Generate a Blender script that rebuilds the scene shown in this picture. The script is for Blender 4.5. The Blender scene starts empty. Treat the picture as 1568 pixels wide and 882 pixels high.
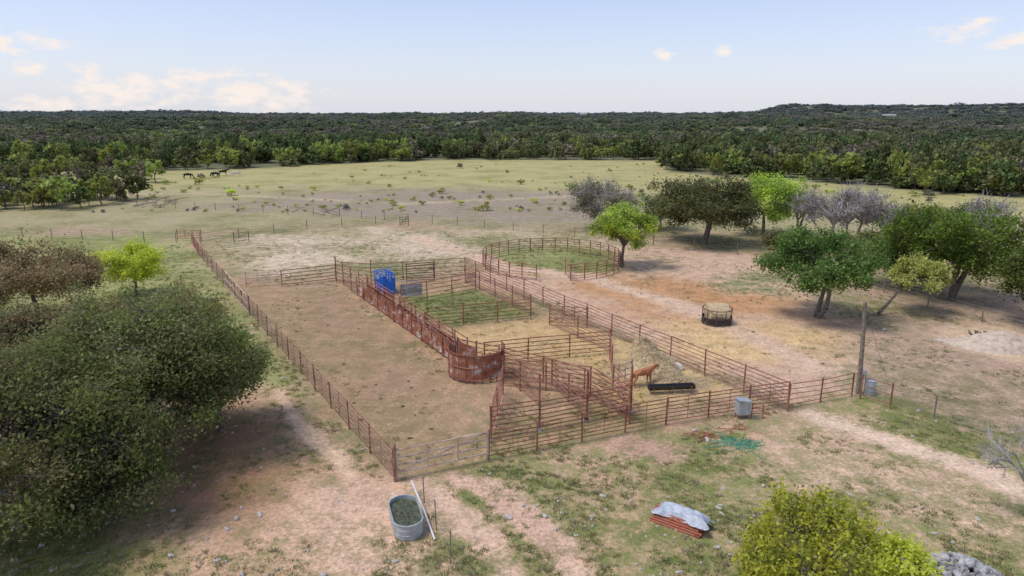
import bpy, math, random
import numpy as np
from mathutils import Vector
random.seed(7); np.random.seed(7)
scene = bpy.context.scene
rad = math.radians
# ------------------------------------------------------------------ camera
CH, F, P = 16.0, 1045.3, rad(14.4)
cp, sp = math.cos(P), math.sin(P)
cam_d = bpy.data.cameras.new("camera"); cam = bpy.data.objects.new("camera", cam_d)
scene.collection.objects.link(cam); scene.camera = cam
cam.location = (0, 0, CH); cam.rotation_euler = (rad(90) - P, 0, 0)
cam_d.lens = 24; cam_d.sensor_width = 36; cam_d.clip_end = 20000; cam_d.clip_start = 0.5

def T(px, py, z=0.0):
    """survey: sight line from the drone onto the horizontal level z -> world x,y"""
    x = (px - 784) / F; yd = (py - 441) / F
    dy = cp - yd * sp; dz = -sp - yd * cp
    t = (CH - z) / -dz
    return (x * t, dy * t)
def G(px, py): return T(px, py, 0)

# ------------------------------------------------------------------ helpers
def lin(c):
    return tuple(((v/255)/12.92 if v/255 <= .04045 else ((v/255+.055)/1.055)**2.4) for v in c)
def C(r, g, b, k=1.0):
    l = lin((r, g, b)); return (l[0]*k*1.03, l[1]*k*.985, l[2]*k*.93)
def sst(a, b, x):
    t = np.clip((x-a)/(b-a), 0, 1); return t*t*(3-2*t)
def vnoise(x, y, seed=0):
    x = np.asarray(x, float); y = np.asarray(y, float)
    xi = np.floor(x).astype(np.int64); yi = np.floor(y).astype(np.int64)
    fx = x-xi; fy = y-yi; fx = fx*fx*(3-2*fx); fy = fy*fy*(3-2*fy)
    def h(a, b):
        n = (a*374761393 + b*668265263 + seed*1442695041) & 0x7fffffff
        n = ((n ^ (n >> 13)) * 1274126177) & 0x7fffffff
        n = n ^ (n >> 16)
        return (n & 0xffff)/65535.0
    return (h(xi,yi)*(1-fx)+h(xi+1,yi)*fx)*(1-fy) + (h(xi,yi+1)*(1-fx)+h(xi+1,yi+1)*fx)*fy
def fbm(x, y, seed=0, o=4):
    s = 0; a = .5; t = 0
    for i in range(o):
        s = s + a*vnoise(x*2**i, y*2**i, seed+i); t += a; a *= .5
    return s/t

def np_mesh(name, v, f, mats, mi=None, smooth=False, attr=None):
    v = np.asarray(v, np.float32).reshape(-1, 3)
    me = bpy.data.meshes.new(name)
    me.vertices.add(len(v)); me.vertices.foreach_set("co", v.ravel())
    if isinstance(f, list):
        tot = np.array([len(a) for a in f], np.int32)
        loops = np.array([i for a in f for i in a], np.int32)
    else:
        tot = np.full(len(f), f.shape[1], np.int32); loops = f.astype(np.int32).ravel()
    st = np.concatenate([[0], np.cumsum(tot)[:-1]]).astype(np.int32) if len(tot) else np.array([], np.int32)
    me.loops.add(len(loops)); me.loops.foreach_set("vertex_index", loops)
    me.polygons.add(len(tot)); me.polygons.foreach_set("loop_start", st)
    for m in mats: me.materials.append(m)
    if mi is not None: me.polygons.foreach_set("material_index", np.asarray(mi, np.int32))
    me.polygons.foreach_set("use_smooth", np.full(len(tot), smooth, bool))
    if attr is not None:
        for k, a in attr.items():
            at = me.attributes.new(k, 'FLOAT', 'POINT'); at.data.foreach_set("value", np.asarray(a, np.float32))
    me.update(calc_edges=True); me.validate()
    return me
def link(me, name, parent=None):
    o = bpy.data.objects.new(name, me); scene.collection.objects.link(o)
    if parent: o.parent = parent
    return o

class MB:
    def __init__(s): s.v = []; s.f = []; s.m = []
    def tube(s, a, b, r0, r1=None, n=6, m=0, cap=True):
        a = Vector(a); b = Vector(b); r1 = r0 if r1 is None else r1
        d = b-a
        if d.length < 1e-6: return
        d.normalize()
        u = d.orthogonal().normalized(); w = d.cross(u)
        k = len(s.v)
        for (p, r) in ((a, r0), (b, r1)):
            for i in range(n):
                t = 2*math.pi*i/n
                s.v.append(tuple(p + u*(r*math.cos(t)) + w*(r*math.sin(t))))
        for i in range(n):
            j = (i+1) % n
            s.f.append((k+i, k+j, k+n+j, k+n+i)); s.m.append(m)
        if cap:
            s.f.append(tuple(k+n+i for i in range(n))); s.m.append(m)
            s.f.append(tuple(k+n-1-i for i in range(n))); s.m.append(m)
    def path(s, pts, r, n=6, m=0):
        for i in range(len(pts)-1):
            ra = r[i] if isinstance(r, (list, tuple)) else r
            rb = r[i+1] if isinstance(r, (list, tuple)) else r
            s.tube(pts[i], pts[i+1], ra, rb, n, m, cap=(i in (0, len(pts)-2)))
    def box(s, c, sx, sy, sz, ang=0, m=0, tilt=0):
        k = len(s.v); ca, sa = math.cos(ang), math.sin(ang)
        for z in (-.5, .5):
            for (x, y) in ((-.5,-.5), (.5,-.5), (.5,.5), (-.5,.5)):
                X, Y, Z = x*sx, y*sy, z*sz
                Z2 = Z + tilt*X
                s.v.append((c[0]+X*ca-Y*sa, c[1]+X*sa+Y*ca, c[2]+Z2))
        for f in ((0,3,2,1), (4,5,6,7), (0,1,5,4), (1,2,6,5), (2,3,7,6), (3,0,4,7)):
            s.f.append(tuple(k+i for i in f)); s.m.append(m)
    def obj(s, name, mats, parent=None, smooth=False):
        return link(np_mesh(name, s.v, s.f, mats, s.m, smooth), name, parent)

# ------------------------------------------------------------------ materials
def newmat(name):
    m = bpy.data.materials.new(name); m.use_nodes = True
    nt = m.node_tree; b = nt.nodes["Principled BSDF"]; return m, nt, b
def N(nt, typ, **kw):
    n = nt.nodes.new(typ)
    for k, v in kw.items():
        if k.startswith("in_"):
            key = k[3:]; key = int(key) if key.isdigit() else key.replace("_", " ")
            n.inputs[key].default_value = v
        else: setattr(n, k, v)
    return n
def mathn(nt, op, a, b=None, c=None, clamp=False):
    n = nt.nodes.new("ShaderNodeMath"); n.operation = op; n.use_clamp = clamp
    for i, x in enumerate((a, b, c)):
        if x is None: continue
        if isinstance(x, (int, float)): n.inputs[i].default_value = x
        else: nt.links.new(x, n.inputs[i])
    return n.outputs[0]
def mixc(nt, fac, a, b, mode='MIX'):
    n = nt.nodes.new("ShaderNodeMix"); n.data_type = 'RGBA'; n.blend_type = mode
    for idx, x in ((0, fac), (6, a), (7, b)):
        if isinstance(x, (int, float)): n.inputs[idx].default_value = x
        elif isinstance(x, tuple): n.inputs[idx].default_value = (x[0], x[1], x[2], 1)
        else: nt.links.new(x, n.inputs[idx])
    return n.outputs[2]
def noise_mat(name, cols, scale=3, rough=.8, metal=0, detail=4, bump=0, coord='Object', contrast=(.35, .65)):
    m, nt, b = newmat(name)
    tc = N(nt, "ShaderNodeTexCoord"); nz = N(nt, "ShaderNodeTexNoise", in_Scale=scale, in_Detail=detail, in_Roughness=.65)
    nt.links.new(tc.outputs[coord], nz.inputs["Vector"])
    r = N(nt, "ShaderNodeValToRGB"); e = r.color_ramp.elements
    lo, hi = contrast
    while len(e) < len(cols): e.new(.5)
    for i, c in enumerate(cols):
        e[i].position = lo + (hi-lo)*i/max(1, len(cols)-1); e[i].color = (c[0], c[1], c[2], 1)
    nt.links.new(nz.outputs[0], r.inputs[0]); nt.links.new(r.outputs[0], b.inputs["Base Color"])
    b.inputs["Roughness"].default_value = rough; b.inputs["Metallic"].default_value = metal
    if bump:
        bp = N(nt, "ShaderNodeBump", in_Strength=bump, in_Distance=.05)
        nt.links.new(nz.outputs[0], bp.inputs["Height"]); nt.links.new(bp.outputs[0], b.inputs["Normal"])
    return m
def leaf_mat(name, dark, mid, light, trans=.35, haze=None, k=1.0):
    dark, mid, light = [tuple(v*k for v in c) for c in (dark, mid, light)]
    m, nt, b = newmat(name); nt.nodes.remove(b)
    out = nt.nodes["Material Output"]
    at = N(nt, "ShaderNodeAttribute", attribute_name="rnd")
    oi = N(nt, "ShaderNodeObjectInfo")
    r = N(nt, "ShaderNodeValToRGB"); e = r.color_ramp.elements; e.new(.5)
    for i, (p, c) in enumerate(((.08, dark), (.5, mid), (.92, light))):
        e[i].position = p; e[i].color = (c[0], c[1], c[2], 1)
    nt.links.new(at.outputs["Fac"], r.inputs[0])
    v = mathn(nt, 'MULTIPLY_ADD', oi.outputs["Random"], .5, .75)
    hs = N(nt, "ShaderNodeHueSaturation"); nt.links.new(r.outputs[0], hs.inputs["Color"]); nt.links.new(v, hs.inputs["Value"])
    h2 = mathn(nt, 'MULTIPLY_ADD', oi.outputs["Random"], .04, .48); nt.links.new(h2, hs.inputs["Hue"])
    colr = hs.outputs[0]
    if haze:   # aerial haze painted into the leaf colour, bluer and greyer with distance
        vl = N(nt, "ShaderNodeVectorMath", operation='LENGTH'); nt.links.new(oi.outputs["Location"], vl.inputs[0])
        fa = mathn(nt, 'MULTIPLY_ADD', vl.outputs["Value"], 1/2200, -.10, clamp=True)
        colr = mixc(nt, mathn(nt, 'MULTIPLY', fa, .85), colr, haze)
    d = N(nt, "ShaderNodeBsdfDiffuse"); t = N(nt, "ShaderNodeBsdfTranslucent"); mx = N(nt, "ShaderNodeMixShader", in_0=trans)
    nt.links.new(colr, d.inputs[0]); nt.links.new(colr, t.inputs[0])
    nt.links.new(d.outputs[0], mx.inputs[1]); nt.links.new(t.outputs[0], mx.inputs[2]); nt.links.new(mx.outputs[0], out.inputs[0])
    return m

M_pipe = noise_mat("rusty_red_pipe", [(.17,.06,.04), (.31,.115,.075), (.38,.19,.135)], scale=1.5, rough=.85)
M_pipe2 = noise_mat("brown_pipe", [(.18,.075,.05), (.28,.13,.09), (.36,.225,.165)], scale=1.2, rough=.85)
M_lpipe = noise_mat("faded_pipe", [(.36,.20,.14), (.55,.42,.33), (.64,.54,.45)], scale=1.2, rough=.75)
M_dark = noise_mat("dark_pipe", [(.06,.04,.035), (.14,.09,.075)], scale=2)
M_rust = noise_mat("rusty_sheet", [(.07,.03,.02), (.22,.075,.038), (.34,.125,.065), (.33,.15,.095), (.56,.47,.40), (.66,.61,.55)], scale=1.6, rough=.9, contrast=(.33, .68), detail=8)
M_sheet = noise_mat("galvanised_sheet", [(.30,.30,.30), (.45,.45,.45), (.55,.54,.53)], scale=2, rough=.5, metal=.3)
M_galv = noise_mat("galvanised_tank", [(.36,.39,.40), (.52,.56,.58)], scale=4, rough=.5, metal=.3)
M_blue = noise_mat("blue_paint", [(.02,.12,.45), (.04,.24,.78)], scale=4, rough=.5)
M_black = noise_mat("black_poly", [(.012,.012,.013), (.03,.03,.03)], scale=4, rough=.5)
M_white = noise_mat("white_plastic", [(.62,.60,.57), (.80,.79,.77)], scale=3, rough=.6)
M_wood = noise_mat("weathered_wood", [(.15,.11,.085), (.30,.25,.20)], scale=5, rough=.9, bump=.4)
M_bark = noise_mat("bark", [(.08,.065,.052), (.22,.185,.15)], scale=6, rough=.95)
M_barkg = noise_mat("grey_bark", [(.24,.22,.20), (.46,.43,.41)], scale=6, rough=.95)
M_hay = noise_mat("hay", [(.34,.24,.11), (.54,.42,.24), (.66,.54,.34)], scale=7, rough=.95, bump=.6, detail=8)
M_straw = noise_mat("straw", [(.50,.38,.20), (.70,.58,.38)], scale=9, rough=.9)
M_rock = noise_mat("limestone", [(.30,.27,.24), (.50,.46,.41), (.62,.58,.53)], scale=2.5, rough=.95, bump=.5)
M_rockg = noise_mat("grey_stone", [(.18,.18,.18), (.36,.35,.34), (.52,.51,.49)], scale=2.5, rough=.95, bump=.5)
M_conc = noise_mat("concrete", [(.45,.43,.40), (.58,.55,.52)], scale=6)
M_tarp = noise_mat("silver_tarp", [(.30,.35,.40), (.44,.49,.54), (.56,.60,.64)], scale=3, rough=.6, bump=.5)
M_wire = noise_mat("fence_wire", [(.20,.17,.15), (.34,.30,.27)], scale=3, rough=.6, metal=.2)
M_dung = noise_mat("dung", [(.07,.055,.04), (.12,.095,.07)], scale=6)
M_gnet = noise_mat("green_net", [(.03,.26,.16), (.10,.45,.30)], scale=6)
M_rnet = noise_mat("red_twine", [(.34,.06,.045), (.52,.13,.10)], scale=6)
M_redp = noise_mat("orange_red_pipe", [(.26,.06,.03), (.46,.14,.075), (.32,.15,.10)], scale=4)
M_water = noise_mat("tank_water", [(.04,.05,.025), (.12,.14,.06)], scale=5, rough=.2)
M_calf = noise_mat("brown_hide", [(.34,.11,.04), (.50,.20,.09)], scale=3)
M_cow = noise_mat("black_hide", [(.012,.011,.010), (.03,.028,.026)], scale=3)
M_wcow = noise_mat("cream_hide", [(.5,.45,.38), (.68,.63,.55)], scale=3)
M_dirt = noise_mat("mound_soil", [(.42,.31,.22), (.55,.44,.33), (.62,.51,.40)], scale=3, rough=.95, bump=.6)
M_roof = noise_mat("roof_metal", [(.30,.29,.28), (.38,.36,.35)], scale=1)
M_wall = noise_mat("house_wall", [(.45,.42,.38), (.55,.52,.48)], scale=1)
M_win = noise_mat("window_glass", [(.03,.04,.05), (.05,.06,.07)], scale=1, rough=.2)

L_live = leaf_mat("live_oak_leaves", (.06,.08,.03), (.16,.19,.075), (.29,.32,.13))
L_olive = leaf_mat("olive_leaves", (.12,.125,.05), (.27,.275,.12), (.42,.42,.20), .42)
L_brown = leaf_mat("brown_buds", (.16,.11,.06), (.33,.23,.125), (.44,.33,.20), .42)
L_green = leaf_mat("spring_green_leaves", (.07,.13,.02), (.16,.28,.045), (.30,.45,.09), .4)
L_mid = leaf_mat("mid_green_leaves", (.06,.10,.025), (.15,.22,.055), (.26,.35,.105), .4)
L_mido = leaf_mat("oak_green_leaves", (.10,.13,.035), (.20,.26,.075), (.33,.40,.14), .42)
L_lime = leaf_mat("lime_leaves", (.36,.42,.04), (.64,.72,.09), (.80,.86,.19), .5)
L_yel = leaf_mat("yellow_green_leaves", (.24,.25,.055), (.46,.48,.13), (.62,.64,.23), .42)
L_yg = leaf_mat("fresh_green_leaves", (.16,.22,.035), (.34,.42,.08), (.52,.60,.15), .42)
L_grey = leaf_mat("grey_twig_leaves", (.13,.12,.09), (.27,.25,.20), (.40,.38,.31))
FAR_HAZE = (.20,.245,.25)
L_fdark = leaf_mat("forest_dark", (.05,.075,.03), (.125,.165,.06), (.23,.27,.11), .28, FAR_HAZE)
L_folive = leaf_mat("forest_olive", (.09,.10,.04), (.20,.215,.09), (.33,.33,.15), .28, FAR_HAZE)
L_fbrown = leaf_mat("forest_brown", (.13,.105,.075), (.27,.23,.165), (.39,.35,.27), .28, FAR_HAZE)
L_flime = leaf_mat("forest_lime", (.16,.19,.045), (.32,.37,.09), (.48,.52,.16), .38, FAR_HAZE)
L_grass = leaf_mat("grass_blades", (.15,.17,.06), (.27,.29,.11), (.42,.42,.20), .3)
L_grassg = leaf_mat("green_weeds", (.12,.17,.05), (.22,.28,.09), (.34,.38,.15), .3)
L_dry = leaf_mat("dry_grass", (.28,.24,.14), (.44,.39,.25), (.56,.51,.35), .3)

# ------------------------------------------------------------------ ground
EDGE = [(-500,262),(0,262),(220,263),(400,258),(540,250),(700,245),(1008,247),(1022,263),(1100,270),(1250,280),(1400,292),(1568,304),(2200,330)]
ea = []; er = []
for p in EDGE:
    g = G(*p); ea.append(math.atan2(g[0], g[1])); er.append(math.hypot(*g))
def forest_r(th): return np.interp(th, ea, er)
def terr(x, y):
    x = np.asarray(x, float); y = np.asarray(y, float)
    d = np.hypot(x, y); th = np.arctan2(x, y)
    z = -5*sst(250, 480, d) + 8*sst(520, 1500, d) + 1.0*sst(1500, 2600, d)
    z = z + (fbm(x/230, y/230, 3)-.5)*20*sst(300, 600, d)
    z = z + (fbm(x/700, y/700, 9)-.5)*16*sst(1000, 2000, d)
    z = z + 26*sst(.31, .38, th)*sst(2000, 2500, d) + 5*sst(.16,.2,th)*(1-sst(.3,.34,th))*sst(2100,2600,d)
    z = z + 6*(1-sst(-.42,-.30, th))*sst(1900, 2400, d)*sst(-1.5,-.9,th)
    return z
def sdist(px, py, poly):
    poly = np.array(poly); n = len(poly)
    dmin = np.full(px.shape, 1e9); inside = np.zeros(px.shape, bool)
    for i in range(n):
        a = poly[i]; b = poly[(i+1) % n]; e = b-a
        wx = px-a[0]; wy = py-a[1]; t = np.clip((wx*e[0]+wy*e[1])/(e@e+1e-9), 0, 1)
        dmin = np.minimum(dmin, np.hypot(wx-e[0]*t, wy-e[1]*t))
        c = ((a[1] > py) != (b[1] > py))
        if abs(e[1]) > 1e-9:
            inside ^= c & (px < e[0]*(py-a[1])/e[1]+a[0])
    return np.where(inside, dmin, -dmin)
def linedist(px, py, pl):
    d = np.full(px.shape, 1e9)
    for i in range(len(pl)-1):
        a = np.array(pl[i]); e = np.array(pl[i+1])-a
        wx = px-a[0]; wy = py-a[1]; t = np.clip((wx*e[0]+wy*e[1])/(e@e+1e-9), 0, 1)
        d = np.minimum(d, np.hypot(wx-e[0]*t, wy-e[1]*t))
    return d
# (polygon, softness m, soil, grass, cover)
PINK = C(198,170,146); PINKD = C(178,150,130); GRS = C(134,138,94); OLV = C(146,140,104)
ZONES = [
 ([(-900,345),(330,350),(640,338),(940,350),(2400,420),(2400,262),(1000,200),(-900,200)], 6, C(168,154,130), C(154,152,110), .62),
 ([(-900,262),(300,290),(700,283),(1000,300),(1568,330),(2400,340),(2400,240),(1000,215),(-900,215)], 10, C(174,162,122), C(168,166,112), .66),
 ([(650,335),(900,345),(1010,330),(980,295),(640,292),(420,300),(330,318)], 6, C(156,142,130), C(148,142,112), .45),
 ([(-300,350),(310,365),(420,520),(500,640),(300,560),(-300,470)], 3, C(172,158,124), C(142,150,94), .75),
 ([(320,372),(470,350),(800,350),(1000,370),(1000,420),(740,400),(430,412),(345,420)], 4, C(184,168,142), C(146,146,102), .52),
 ([(395,362),(470,358),(520,395),(440,412),(390,400)], 4, C(204,188,164), OLV, .30),
 ([(560,350),(650,352),(735,385),(640,392),(560,372)], 4, C(202,186,162), OLV, .32),
 ([(310,372),(345,415),(430,440),(520,440),(690,600),(750,660),(748,713),(602,745)], 1.5, C(166,141,114), C(150,135,100), .42),
 ([(430,440),(520,440),(600,510),(640,560),(560,620),(470,520)], 4, C(160,135,110), C(148,134,100), .38),
 ([(513,432),(715,425),(940,520),(1210,627),(1010,665),(750,713),(748,640),(690,575)], .8, C(174,145,118), C(142,136,98), .38),
 ([(600,455),(725,447),(805,480),(690,500),(640,490)], .8, C(150,138,104), C(122,132,80), .85),
 ([(690,505),(830,495),(940,520),(1120,560),(1060,618),(960,625),(880,560),(720,540)], 1.2, C(198,172,126), C(188,160,110), .4),
 ([(930,525),(1060,545),(1130,600),(1000,620),(930,570)], 1.2, C(204,180,134), C(196,172,124), .4),
 ([(740,690),(760,650),(900,625),(1000,640),(950,668),(840,690)], 1.2, C(167,137,110), C(130,134,86), .50),
 ([(735,422),(960,372),(1190,395),(1330,520),(1300,600),(1210,622),(960,500)], 2, PINK, OLV, .22),
 ([(900,428),(1010,425),(1180,445),(1240,490),(1080,495),(980,470),(900,440)], 3.5, C(188,146,106), C(166,136,98), .25),
 ([(1060,500),(1180,480),(1290,520),(1290,548),(1160,552),(1060,540)], 2.5, C(208,180,134), C(184,158,116), .25),
 ([(1090,425),(1180,410),(1230,430),(1190,450),(1110,445)], 2, PINK, C(120,130,86), .62),
 ([(745,385),(850,372),(945,385),(945,415),(840,422),(745,405)], 1.0, C(160,148,110), C(132,140,88), .80),
 ([(1320,440),(1700,440),(1900,640),(1568,690),(1320,600)], 3, C(172,150,130), C(140,134,98), .38),
 ([(1430,512),(1540,495),(1640,530),(1568,560),(1450,530)], 1.5, C(205,182,154), OLV, .08),
 ([(600,760),(748,716),(1210,632),(1320,600),(1568,690),(1900,760),(1900,1100),(600,1100)], 1.5, C(186,158,134), C(130,137,84), .64),
 ([(1120,690),(1300,650),(1560,780),(1560,830),(1250,740)], 2.5, C(198,172,148), C(138,138,92), .46),
 ([(880,690),(990,680),(1060,750),(1000,900),(850,900)], 3, C(188,158,133), C(128,135,82), .54),
 ([(-600,520),(440,600),(600,745),(640,1100),(-600,1100)], 2, C(188,158,131), C(138,138,90), .46),
 ([(300,640),(440,650),(470,740),(360,800),(200,830),(150,740)], 2.5, C(158,124,98), C(134,127,84), .42),
 ([(-200,760),(130,800),(240,860),(200,1000),(-200,1000)], 2, C(158,138,104), C(126,132,76), .72),
 ([(470,740),(600,740),(660,800),(680,1000),(430,1000),(430,860)], 2, C(206,176,152), C(148,144,100), .28),
 ([(420,860),(300,840),(240,1000),(440,1000)], 2.5, C(200,170,142), C(142,140,94), .35),
]
ROADS = [ # line, half width m, soft, soil, cover
 ([(1255,640),(1300,652),(1390,685),(1480,712),(1568,755),(1700,800)], .7, .8, C(212,190,166), .12),
 ([(425,600),(450,640),(480,672),(515,700),(540,730)], .32, .4, C(206,180,152), .1),
 ([(650,742),(690,775),(740,820),(790,900)], .5, .6, C(206,178,154), .18),
 ([(735,738),(790,775),(850,830),(900,900)], .45, .6, C(204,176,152), .2),
 ([(700,728),(760,760),(800,790),(870,850)], .35, .6, C(200,170,148), .2),
 ([(960,680),(1010,690)], .9, .8, C(180,150,130), .2),
 ([(760,560),(800,600)], .3, .6, C(178,150,120), .3),
 ([(0,300),(300,296),(620,312),(880,300),(1100,318)], .6, 2.0, C(186,172,144), .42),
 ([(640,365),(780,410),(900,425),(1050,470),(1250,560)], .8, 1.6, C(206,180,156), .15),
]
def paint(x, y):
    n = len(x); soil = np.tile(np.array(PINKD), (n, 1)); grass = np.tile(np.array(GRS), (n, 1)); cov = np.full(n, .55)
    wob = (fbm(x/5, y/5, 21)-.5)
    for poly, soft, so, gr, cv in ZONES:
        wp = [G(px, max(py, 205)) for px, py in poly]
        d = sdist(x, y, wp) + wob*soft*2.8
        w = sst(-soft, soft, d)
        soil = soil*(1-w[:, None]) + np.array(so)*w[:, None]
        grass = grass*(1-w[:, None]) + np.array(gr)*w[:, None]
        cov = cov*(1-w)+cv*w
    for pl, hw, soft, so, cv in ROADS:
        d = linedist(x, y, [G(*p) for p in pl]) + wob*1.0
        w = 1-sst(hw*.4, hw+soft, d)
        soil = soil*(1-w[:, None]) + np.array(so)*w[:, None]; cov = cov*(1-w)+cv*w
    D = np.hypot(x, y); th = np.arctan2(x, y)
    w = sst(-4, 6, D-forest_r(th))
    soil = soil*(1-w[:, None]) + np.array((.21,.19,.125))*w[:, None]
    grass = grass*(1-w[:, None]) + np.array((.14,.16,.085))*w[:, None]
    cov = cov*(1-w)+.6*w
    return soil, grass, cov

ang = np.concatenate([np.arange(-180, -48, 4.0), np.arange(-48, 48.01, .3), np.arange(52, 179, 4.0)])
rr = [12.0]
while rr[-1] < 9000: rr.append(rr[-1]*1.0085)
rr = np.concatenate([[2.0, 5.0, 8.5], np.array(rr)])
A, R = np.meshgrid(np.radians(ang), rr)
gx = (R*np.sin(A)).ravel(); gy = (R*np.cos(A)).ravel(); gz = terr(gx, gy)
gz = gz + (fbm(gx/3, gy/3, 5)-.5)*.10*(1-sst(60, 120, np.hypot(gx, gy)))
na = len(ang); nr = len(rr)
I, J = np.meshgrid(np.arange(nr-1), np.arange(na), indexing='ij')
J2 = (J+1) % na
quads = np.stack([I*na+J, I*na+J2, (I+1)*na+J2, (I+1)*na+J], -1).reshape(-1, 4)[:, ::-1]
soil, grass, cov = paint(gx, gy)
fl = [tuple(q) for q in quads.tolist()] + [tuple(range(na))[::-1]]
Mg, nt, b = newmat("ground_soil_and_grass")
geo = N(nt, "ShaderNodeNewGeometry")
def nz(scale, det=5, ro=.6):
    n = N(nt, "ShaderNodeTexNoise", in_Scale=scale, in_Detail=det, in_Roughness=ro)
    nt.links.new(geo.outputs["Position"], n.inputs["Vector"]); return n.outputs[0]
n1 = nz(.10, 5, .68); n2 = nz(.9, 4, .7); n3 = nz(5, 4, .75)
s = mathn(nt, 'MULTIPLY', n1, .40); s = mathn(nt, 'MULTIPLY_ADD', n2, .33, s); s = mathn(nt, 'MULTIPLY_ADD', n3, .27, s)
s = mathn(nt, 'SUBTRACT', s, .5); s = mathn(nt, 'MULTIPLY_ADD', s, 4.0, .5)
aS = N(nt, "ShaderNodeAttribute", attribute_name="soil"); aG = N(nt, "ShaderNodeAttribute", attribute_name="grass"); aC = N(nt, "ShaderNodeAttribute", attribute_name="cover")
mk = mathn(nt, 'SUBTRACT', aC.outputs["Fac"], s); mk = mathn(nt, 'MULTIPLY_ADD', mk, 2.0, .5, clamp=True)
v1 = mathn(nt, 'MULTIPLY_ADD', n3, 1.7, .15); v2 = mathn(nt, 'MULTIPLY_ADD', n2, 1.2, .40); vs = mathn(nt, 'MULTIPLY', v1, v2)
def greyv(v):
    c = N(nt, "ShaderNodeCombineColor")
    for i in range(3): nt.links.new(v, c.inputs[i])
    return c.outputs[0]
soilc = mixc(nt, 1.0, aS.outputs["Color"], greyv(vs), 'MULTIPLY')
n5 = nz(16, 2, .75); vg = mathn(nt, 'MULTIPLY_ADD', n5, 1.7, .15)
vg = mathn(nt, 'MULTIPLY', vg, mathn(nt, 'MULTIPLY_ADD', n1, 1.6, .2))
grc = mixc(nt, 1.0, aG.outputs["Color"], greyv(vg), 'MULTIPLY')
dry = mathn(nt, 'MULTIPLY_ADD', n2, 4.0, -1.8, clamp=True)
grc = mixc(nt, mathn(nt, 'MULTIPLY', dry, .36), grc, C(184,166,124))
col = mixc(nt, mk, soilc, grc)
nt.links.new(col, b.inputs["Base Color"]); b.inputs["Roughness"].default_value = .95; b.inputs["Specular IOR Level"].default_value = .1
bp = N(nt, "ShaderNodeBump", in_Strength=.6, in_Distance=.07); nt.links.new(n3, bp.inputs["Height"]); nt.links.new(bp.outputs[0], b.inputs["Normal"])
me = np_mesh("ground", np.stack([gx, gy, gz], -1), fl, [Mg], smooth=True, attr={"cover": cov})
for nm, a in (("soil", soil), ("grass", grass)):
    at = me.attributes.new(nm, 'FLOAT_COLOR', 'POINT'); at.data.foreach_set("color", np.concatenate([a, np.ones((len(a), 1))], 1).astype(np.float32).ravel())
link(me, "ground")

# ------------------------------------------------------------------ scatter via geometry nodes
def scatter(name, pts, rot, scl, idx, variants):
    coll = bpy.data.collections.new(name+"_parts")
    for i, (m) in enumerate(variants):
        o = bpy.data.objects.new("%s_part_%02d" % (name, i), m); coll.objects.link(o)
    me = bpy.data.meshes.new(name); pts = np.asarray(pts, np.float32)
    me.vertices.add(len(pts)); me.vertices.foreach_set("co", pts.ravel())
    for k, a, t in (("s_rot", rot, 'FLOAT_VECTOR'), ("s_scl", scl, 'FLOAT_VECTOR')):
        at = me.attributes.new(k, t, 'POINT'); at.data.foreach_set("vector", np.asarray(a, np.float32).ravel())
    at = me.attributes.new("s_idx", 'INT', 'POINT'); at.data.foreach_set("value", np.asarray(idx, np.int32))
    o = link(me, name)
    ng = bpy.data.node_groups.new(name+"_scatter", 'GeometryNodeTree')
    ng.interface.new_socket("Geometry", in_out='INPUT', socket_type='NodeSocketGeometry')
    ng.interface.new_socket("Geometry", in_out='OUTPUT', socket_type='NodeSocketGeometry')
    gi = ng.nodes.new("NodeGroupInput"); go = ng.nodes.new("NodeGroupOutput")
    ip = ng.nodes.new("GeometryNodeInstanceOnPoints"); ci = ng.nodes.new("GeometryNodeCollectionInfo")
    ci.inputs["Collection"].default_value = coll; ci.inputs["Separate Children"].default_value = True; ci.inputs["Reset Children"].default_value = True
    ip.inputs["Pick Instance"].default_value = True
    def na_(k, t):
        n = ng.nodes.new("GeometryNodeInputNamedAttribute"); n.data_type = t; n.inputs["Name"].default_value = k
        return [q for q in n.outputs if q.enabled and q.name == "Attribute"][0]
    er_ = ng.nodes.new("FunctionNodeEulerToRotation")
    L = ng.links.new
    L(gi.outputs[0], ip.inputs["Points"]); L(ci.outputs[0], ip.inputs["Instance"])
    L(na_("s_idx", 'INT'), ip.inputs["Instance Index"]); L(na_("s_rot", 'FLOAT_VECTOR'), er_.inputs[0]); L(er_.outputs[0], ip.inputs["Rotation"])
    L(na_("s_scl", 'FLOAT_VECTOR'), ip.inputs["Scale"]); L(ip.outputs[0], go.inputs[0])
    md = o.modifiers.new("scatter", 'NODES'); md.node_group = ng
    return o

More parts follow.
